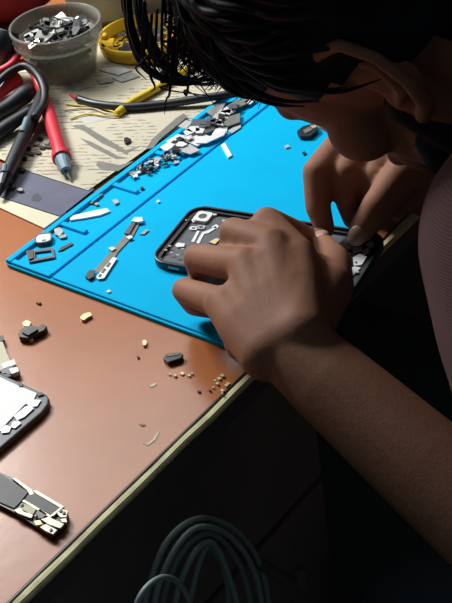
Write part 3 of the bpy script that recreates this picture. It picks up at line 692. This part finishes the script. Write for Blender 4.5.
# head
B.ball(hp(-.008, .036), (.096, .088, .075), HR, 32)
B.ball(hp(.040, .030), (.055, .075, .066), HR, 28)
B.ball(hp(.046, -.028), (.042, .075, .055), HR, 24)
for s in (-1, 1):
    B.cap(hp(.004, -.020, s*.060), hp(.006, -.062, s*.055), .014, .016)
    B.cap(hp(.006, -.062, s*.055), hp(.070, -.092, s*.016), .018, .016)
    B.ball(hp(.058, -.012, s*.046), .022)
    B.cap(hp(.080, .030, s*.014), hp(.068, .030, s*.048), .011, .010)
    B.ball(hp(.098, -.022, s*.011), .009)
    B.cap(hp(.030, -.050, s*.045), hp(.055, -.060, s*.030), .020, .020)
    # ear: helix, lobe, concha
    e = lambda f, u, w: hp(f-.004, u, s*(.074+w))
    B.chain([e(.010, .012, .002), e(.006, .028, .006), e(-.008, .036, .010), e(-.024, .030, .013), e(-.029, .010, .014), e(-.022, -.012, .012), e(-.010, -.026, .007), e(.002, -.030, .003)],
            [.0034, .0036, .0038, .0038, .0036, .0036, .0048, .0052], 10)
    B.chain([e(-.010, .022, .006), e(-.018, .008, .008), e(-.010, -.012, .006), e(.002, -.016, .004)], [.003, .0032, .0034, .003], 10)
    B.ball(e(-.010, .004, .000), (.017, .028, .0045), HR)
B.ball(hp(.078, -.094), .018)
B.cap(hp(.090, .022), hp(.114, -.018), .0075, .0110); B.ball(hp(.108, -.022), .010)
B.cap(hp(.090, -.046, -.018), hp(.094, -.046, .018), .0085, .0085); B.cap(hp(.088, -.060, -.015), hp(.091, -.060, .015), .0085, .0085)
B.ball(hp(.078, -.052), (.02, .03, .036), HR)
# neck and torso
B.chain([hp(-.022, -.030), sub(hp(-.022, -.05), C7, .5)+zz*.004, C7-zz*.01], [.060, .058, .068], 24)
B.chain([hp(.02, -.07), C7-zz*.06+tors*.03], [.045, .06], 24)
CH = sub(C7, PEL, .30)+tors*.03-zz*.03; BE = sub(C7, PEL, .65)+tors*.03
for s_ in (-1, 1):
    B.chain([C7+tl*s_*.05-zz*.02, (LSH if s_ > 0 else RSH)-zz*.0], [.055, .052], 20)
    B.chain([CH+tl*s_*.085, BE+tl*s_*.08, PEL+tl*s_*.085], [.105, .10, .105], 24)
B.chain([C7-zz*.03, CH, BE, PEL], [.08, .125, .115, .12], 24)
B.chain([sub(CH, LSH, .3), LSH], [.10, .055], 20); B.chain([sub(CH, RSH, .3), RSH], [.10, .055], 20)
# arms
for sh, el, wr, kk in ((LSH, LEL, LW, 1), (RSH, REL, RW, -1)):
    B.chain([sh, sub(sh, el, .35), sub(sh, el, .8), el], [.052, .050, .041, .038], 20)
    B.chain([el, sub(el, wr, .22), sub(el, wr, .55), sub(el, wr, .85), wr], ([.030, .032, .0285, .0248, .0215] if kk > 0 else [.037, .042, .036, .0275, .0255]), 24)
# thighs and shins
knees = (V((.035, -.075, -.285)), V((.36, .02, -.285)))
hips = (PEL+tl*.095-zz*.03, PEL-tl*.095-zz*.03)
ank = (V((.10, -.16, FLOOR+.09)), V((.40, -.06, FLOOR+.09)))
for h_, k_, a_ in zip(hips, knees, ank):
    B.chain([h_, sub(h_, k_, .5), k_], [.09, .075, .056], 20); B.chain([k_, sub(k_, a_, .35), a_], [.054, .052, .036], 20)
    B.chain([a_, a_+V((-.01, -.02, -.05)), a_+V((-.05, .11, -.062))], [.036, .034, .026], 16)
# left hand
def fing(pts, rs): B.chain([at(*p) for p in pts], rs, 16)
# axis along the pinky edge to thumb edge of the wrist
LWu, LWr = at(268, 352, .044), at(302, 334, .054)
lm = [(298, 256, .062), (272, 246, .068), (246, 266, .064), (223, 304, .048)]
LM = [at(*p) for p in lm]
wr4 = [sub(LWr, LWu, t) for t in (0, .33, .66, 1)]
for i in range(4):
    B.chain([wr4[i], sub(wr4[i], LM[i], .55), LM[i]], [.0175, .0152, .0116], 18)
for i in range(3):
    B.chain([sub(wr4[i], wr4[i+1], .5), sub(sub(wr4[i], wr4[i+1], .5), sub(LM[i], LM[i+1], .5), .5), sub(LM[i], LM[i+1], .5)+(wr4[0]-LM[1])*.14], [.0175, .0158, .0118], 18)
    B.cap(sub(wr4[i], LM[i], .5)-zz*.010, sub(wr4[i+1], LM[i+1], .5)-zz*.010, .014, .014)
fing([lm[0], (267, 222, .069), (296, 233, .040), (312, 240, .020)], [.0112, .0098, .0085, .0068])
fing([lm[1], (234, 233, .064), (238, 262, .040), (252, 268, .022)], [.0116, .0100, .0088, .0070])
fing([lm[2], (197, 258, .049), (203, 278, .030), (222, 284, .018)], [.0110, .0091, .0080, .0066])
fing([lm[3], (184, 290, .034), (194, 305, .016), (214, 310, .012)], [.0102, .0080, .0072, .0060])
fing([(304, 328, .048), (332, 286, .046), (335, 262, .038), (323, 245, .026)], [.017, .0135, .0105, .0080])
B.chain([at(331, 287, .044), at(312, 268, .050)], [.012, .011]); B.chain([at(318, 305, .048), at(296, 290, .052)], [.015, .014])
# right hand
rm_ = [(352, 132, .060), (372, 124, .062), (392, 120, .060), (410, 122, .056)]
RM = [at(*p) for p in rm_]
rwa = [RW+(RM[0]-RM[3]).normalized()*k for k in (.020, .007, -.006, -.018)]
for i in range(4): B.chain([rwa[i], sub(rwa[i], RM[i], .5), RM[i]], [.0175, .015, .0118], 16)
for i in range(3): B.cap(sub(rwa[i], RM[i], .5), sub(rwa[i+1], RM[i+1], .6), .016, .014)
fing([rm_[0], (317, 172, .052), (318, 207, .032), (325, 229, .018)], [.0112, .0100, .0088, .0068])
fing([rm_[1], (346, 172, .050), (348, 202, .030), (352, 219, .018)], [.0114, .0098, .0086, .0068])
fing([rm_[2], (374, 176, .046), (378, 204, .028), (380, 221, .018)], [.0110, .0096, .0084, .0068])
fing([rm_[3], (404, 176, .042), (404, 198, .028), (398, 212, .018)], [.0100, .0086, .0076, .0062])
fing([(428, 150, .060), (404, 172, .052), (378, 205, .036), (361, 231, .019)], [.017, .0125, .0108, .0086])
B.chain([at(412, 160, .055), at(380, 140, .058)], [.014, .013])
B.chain([at(440, 160, .050), at(422, 190, .030), at(410, 196, .024)], [.018, .014, .012])
B.chain([RW, at(436, 184, .022), at(424, 198, .016)], [.022, .017, .013])
B.chain([RW, V((.150, .012, .032)), V((.122, .032, .024))], [.024, .020, .016])  # low heel volume added to block light from the desk edge

person = thing('person', 'person in a mauve shirt bent over the blue mat, hands on the phone shell', 'person', (PEL.x, PEL.y, FLOOR))
PO = person.location.copy()
body = fuse(B, 'body', 'skin', .0018, 6, person, PO)
# eyes
for s in (-1, 1):
    MB().ball(hp(.078, .004, s*.031), .0115).build('eye', 'eye', body, PO, smooth=True)
# fingernails
def nail(tip, prev, up, sc=1.0):
    t, p = at(*tip), at(*prev); d = (t-p).normalized(); n = (up-d*up.dot(d)).normalized(); w_ = d.cross(n)
    M = Matrix((d, w_, n)).transposed().to_4x4()
    MB().ball(t+d*.0012*sc+n*.0052*sc, (.0062*sc, .0050*sc, .0026*sc), M, 16).build('fingernail', 'nail', body, PO, smooth=True)
toc = (CAM-at(340, 240, .02)).normalized()
nail((361, 231, .019), (378, 205, .036), (toc+zz*.1), 1.30)
nail((323, 245, .026), (335, 262, .038), (toc*.8+zz*.6), 1.2)
nail((325, 229, .018), (318, 207, .032), V((-.8, .3, .5)))
nail((312, 240, .020), (296, 233, .040), V((.2, .8, .6)))

# --- hair: thick shell over the cranium plus hanging locks
HB = MB()
nu, nv = 72, 48
def hair_keep(f, u, s):
    if u < -.045: return False
    if f > .050 and u < .058+.012*math.cos(s*40): return False
    if f > .034 and u < .046: return False
    if f > .004 and u < .020: return False
    if f > -.012 and u < .012: return False
    if f > -.045 and u < -.012: return False
    return True
grid = {}
for i in range(nv+1):
    th = math.pi*i/nv
    for j in range(nu):
        ph_ = 2*math.pi*j/nu
        f, s, u = math.sin(th)*math.cos(ph_), math.sin(th)*math.sin(ph_), math.cos(th)
        P = V((-.008+.106*f, .036+.103*u, .085*s))
        k = 1+.05*noise.noise(P*55)+.03*noise.noise(P*140)
        P = V((P.x*k, .036+(P.y-.036)*k, P.z*k)); grid[i, j] = P
vs = {}
def gv(k):
    if k not in vs: vs[k] = HB.b.verts.new(hp(*grid[k]))
    return vs[k]
for i in range(nv):
    for j in range(nu):
        ks = [(i, j), (i+1, j), (i+1, (j+1) % nu), (i, (j+1) % nu)]
        if all(hair_keep(*grid[k]) for k in ks):
            q_ = []
            for k in ks:
                if i == 0 and k[0] == 0: k = (0, 0)
                if k not in q_: q_.append(k)
            try: HB.b.faces.new([gv(k) for k in q_])
            except ValueError: pass
rng = random.Random(5)
bmesh.ops.remove_doubles(HB.b, verts=HB.b.verts, dist=1e-5)
bmesh.ops.recalc_face_normals(HB.b, faces=HB.b.faces)
ext = bmesh.ops.solidify(HB.b, geom=HB.b.faces[:], thickness=.012)
# locks that follow the head from crown to hem
def surf(f, u, s, k): 
    d = V((f/.106, u/.103, s/.085)).normalized(); return V((-.008+.106*d.x*k, .036+.103*d.y*k, .085*d.z*k))
for i in range(420):
    a0 = rng.uniform(-math.pi, math.pi); el0 = rng.uniform(.05, 1.3); ln_ = rng.uniform(.35, .8)
    pts = []
    for q_ in range(6):
        el = el0+ln_*q_/5; az = a0+.25*math.sin(a0*3+q_*.4)+rng.uniform(-.03, .03)
        p = surf(math.sin(el)*math.cos(az)*.106, math.cos(el)*.103, math.sin(el)*math.sin(az)*.085, 1.015+.05*math.sin(q_/5*math.pi)+rng.uniform(0, .02))
        pts.append(p)
    if not hair_keep(*pts[-1]) or not hair_keep(*pts[2]): continue
    HB.tube([hp(*p) for p in pts], [.0012, .0024, .0026, .0022, .0014, .0003], seg=5, sm=3)
# fringe strands hanging off the forehead
for i in range(120):
    s = rng.uniform(-.062, .070); f0 = .070+rng.uniform(-.02, .012); u0 = .100+rng.uniform(-.02, .015)
    ln_ = rng.uniform(.004, .017); cur = rng.uniform(-.012, .022)
    a = hp(f0-.030, u0+.018, s*.9); b_ = hp(f0+.004, u0+.006, s)
    c_ = b_+HF*ln_*.5+HU*(.004-rng.uniform(0, .012))+HS*rng.uniform(-.006, .006); d_ = b_+HF*ln_*.9-HU*(.012+cur)+HS*rng.uniform(-.014, .014)
    HB.tube([a, b_, c_, d_], [.0010, .0010, .0007, .0002], seg=4, sm=4)
# long curved locks swinging at the front (they hang in the plane of the forehead)
def toward(px, py, depth): 
    d = CF+CR*((px-226)/F_PX)-CU*((py-301.5)/F_PX); return CAM+d*depth
DF = (hp(.06, .10, .02)-CAM).dot(CF)
for k in range(26):
    j = lambda a: rng.uniform(-a, a)
    if k % 2: base = [(128, -28), (127, 4), (133, 34), (146, 66), (165, 80), (188, 82), (208, 74)]
    else: base = [(138, -28), (140, 10), (150, 44), (163, 66), (180, 78), (204, 82), (222, 78)]
    ox, oy = rng.gauss(0, 3.2), rng.gauss(0, 2.4); d0 = DF+j(.02)
    HB.tube([toward(x+ox+j(2), y+oy+j(2), d0+.004*i_) for i_, (x, y) in enumerate(base)], [.0008, .0009, .0009, .0009, .0008, .0006, .0002], seg=4, sm=5)
for k in range(170):
    x0 = rng.uniform(165, 262); y0 = 30+(x0-165)*.42; L_ = rng.uniform(14, 40); sl = rng.uniform(-.5, .5)
    d0 = DF+rng.uniform(-.02, .03)
    HB.tube([toward(x0+30, y0-12, d0+.01), toward(x0+12, y0+8, d0), toward(x0+6+sl*10, y0+L_*.6, d0), toward(x0+sl*L_, y0+L_, d0)], [.0009, .0008, .0006, .0002], seg=4, sm=4)
HB.build('hair', 'hair', person, PO, smooth=True)
for s in (-1, 1):
    b = MB()
    for k in range(26):
        t = k/25; p = hp(.086-.02*t*t, .034+.004*math.sin(t*3), s*(.012+.036*t)); b.tube([p, p+HF*.004+HS*s*.006-HU*.001], [.0010, .0003], seg=5, sm=0)
    b.build('eyebrow', 'hair', person, PO)

# --- dark shell over the jaw and lower cheek
BD = Blob()
for s in (-1, 1):
    BD.chain([hp(.010, -.022, s*.061), hp(.010, -.062, s*.056), hp(.070, -.093, s*.016)], [.0135, .0185, .0185], 18)
    BD.cap(hp(.030, -.052, s*.046), hp(.055, -.064, s*.030), .0205, .0200)
BD.ball(hp(.046, -.062), (.0415, .046, .0535), HR, 28)  # lower-cheek volume added to darken the face, standing in for shade
BD.cap(hp(.078, -.096, -.008), hp(.078, -.096, .008), .0185, .0185)
BD.chain([hp(.093, -.036, -.020), hp(.099, -.034, 0), hp(.093, -.036, .020)], [.005, .006, .005], 12)
fuse(BD, 'jaw_shell', 'hair', .002, 3, person, PO)
# --- shirt: loose shell over torso and upper arms
S = Blob()
for s_ in (-1, 1):
    sh = LSH if s_ > 0 else RSH
    S.chain([C7+tl*s_*.065-zz*.03, sh], [.066, .066], 20)
    S.chain([CH+tl*s_*.09, BE+tl*s_*.085, PEL+tl*s_*.088-zz*.01], [.122, .116, .118], 24)
    S.chain([sub(CH, sh, .3), sh], [.115, .068], 20)
S.chain([C7-zz*.045-tors*.01, CH, BE, PEL], [.078, .140, .130, .130], 24)
S.chain([LSH, sub(LSH, LEL, .2), sub(LSH, LEL, .42)], [.068, .066, .060], 24)
S.chain([RSH, sub(RSH, REL, .35), sub(RSH, REL, .66)], [.068, .064, .058], 24)
fuse(S, 'shirt', 'knit', .004, 8, person, PO)
T = Blob()
for h_, k_, a_ in zip(hips, knees, ank):
    T.chain([h_, sub(h_, k_, .5), k_], [.108, .092, .074], 20); T.chain([k_, sub(k_, a_, .4), sub(k_, a_, .94)], [.072, .068, .058], 20)
T.chain([hips[0], hips[1]], [.11, .11], 20)
fuse(T, 'trousers', 'trousers', .005, 6, person, PO)
for a_ in ank:
    Bs = Blob(); Bs.chain([a_+V((0, 0, -.02)), a_+V((-.01, -.02, -.046)), a_+V((-.05, .11, -.050))], [.046, .042, .038], 16)
    fuse(Bs, 'shoe', 'leather', .004, 3, person, PO)
st = thing('stool', 'dark stool the person sits on', 'stool', (PEL.x, PEL.y, FLOOR)); SO = st.location.copy()
MB().lathe([(0, 0), (.16, 0), (.17, .01), (.17, .035), (.15, .045), (0, .045)], (PEL.x, PEL.y, PEL.z-.19)).build('seat', 'leather', st, SO, smooth=True)
for i in range(4):
    a = i*math.pi/2+.6
    MB().tube([(PEL.x+.12*math.cos(a), PEL.y+.12*math.sin(a), PEL.z-.19), (PEL.x+.19*math.cos(a), PEL.y+.19*math.sin(a), FLOOR)], .014, sm=0).build('leg', 'desk_under', st, SO)

# ------------------------------------------------------------------- lights
def area(name, loc, target, sx, sy, power, col=(1, 1, 1)):
    l = bpy.data.lights.new(name, 'AREA'); l.shape = 'RECTANGLE'; l.size = sx; l.size_y = sy; l.energy = power; l.color = col
    o = bpy.data.objects.new(name, l); COL.objects.link(o); o.location = loc
    o.rotation_euler = (V(target)-V(loc)).to_track_quat('-Z', 'Y').to_euler(); return o
area('bench_lamp', (.15, .92, .68), (-.02, .10, 0), .34, .22, 12.8, (1, 1, .98))
area('ceiling_tube', (.66, .74, 1.10), (-.05, .1, 0), .7, .5, 6, (.97, 1, 1))
w = bpy.data.worlds.new('world'); SC.world = w; w.use_nodes = True
w.node_tree.nodes['Background'].inputs[0].default_value = (.44, .58, .66, 1); w.node_tree.nodes['Background'].inputs[1].default_value = .08
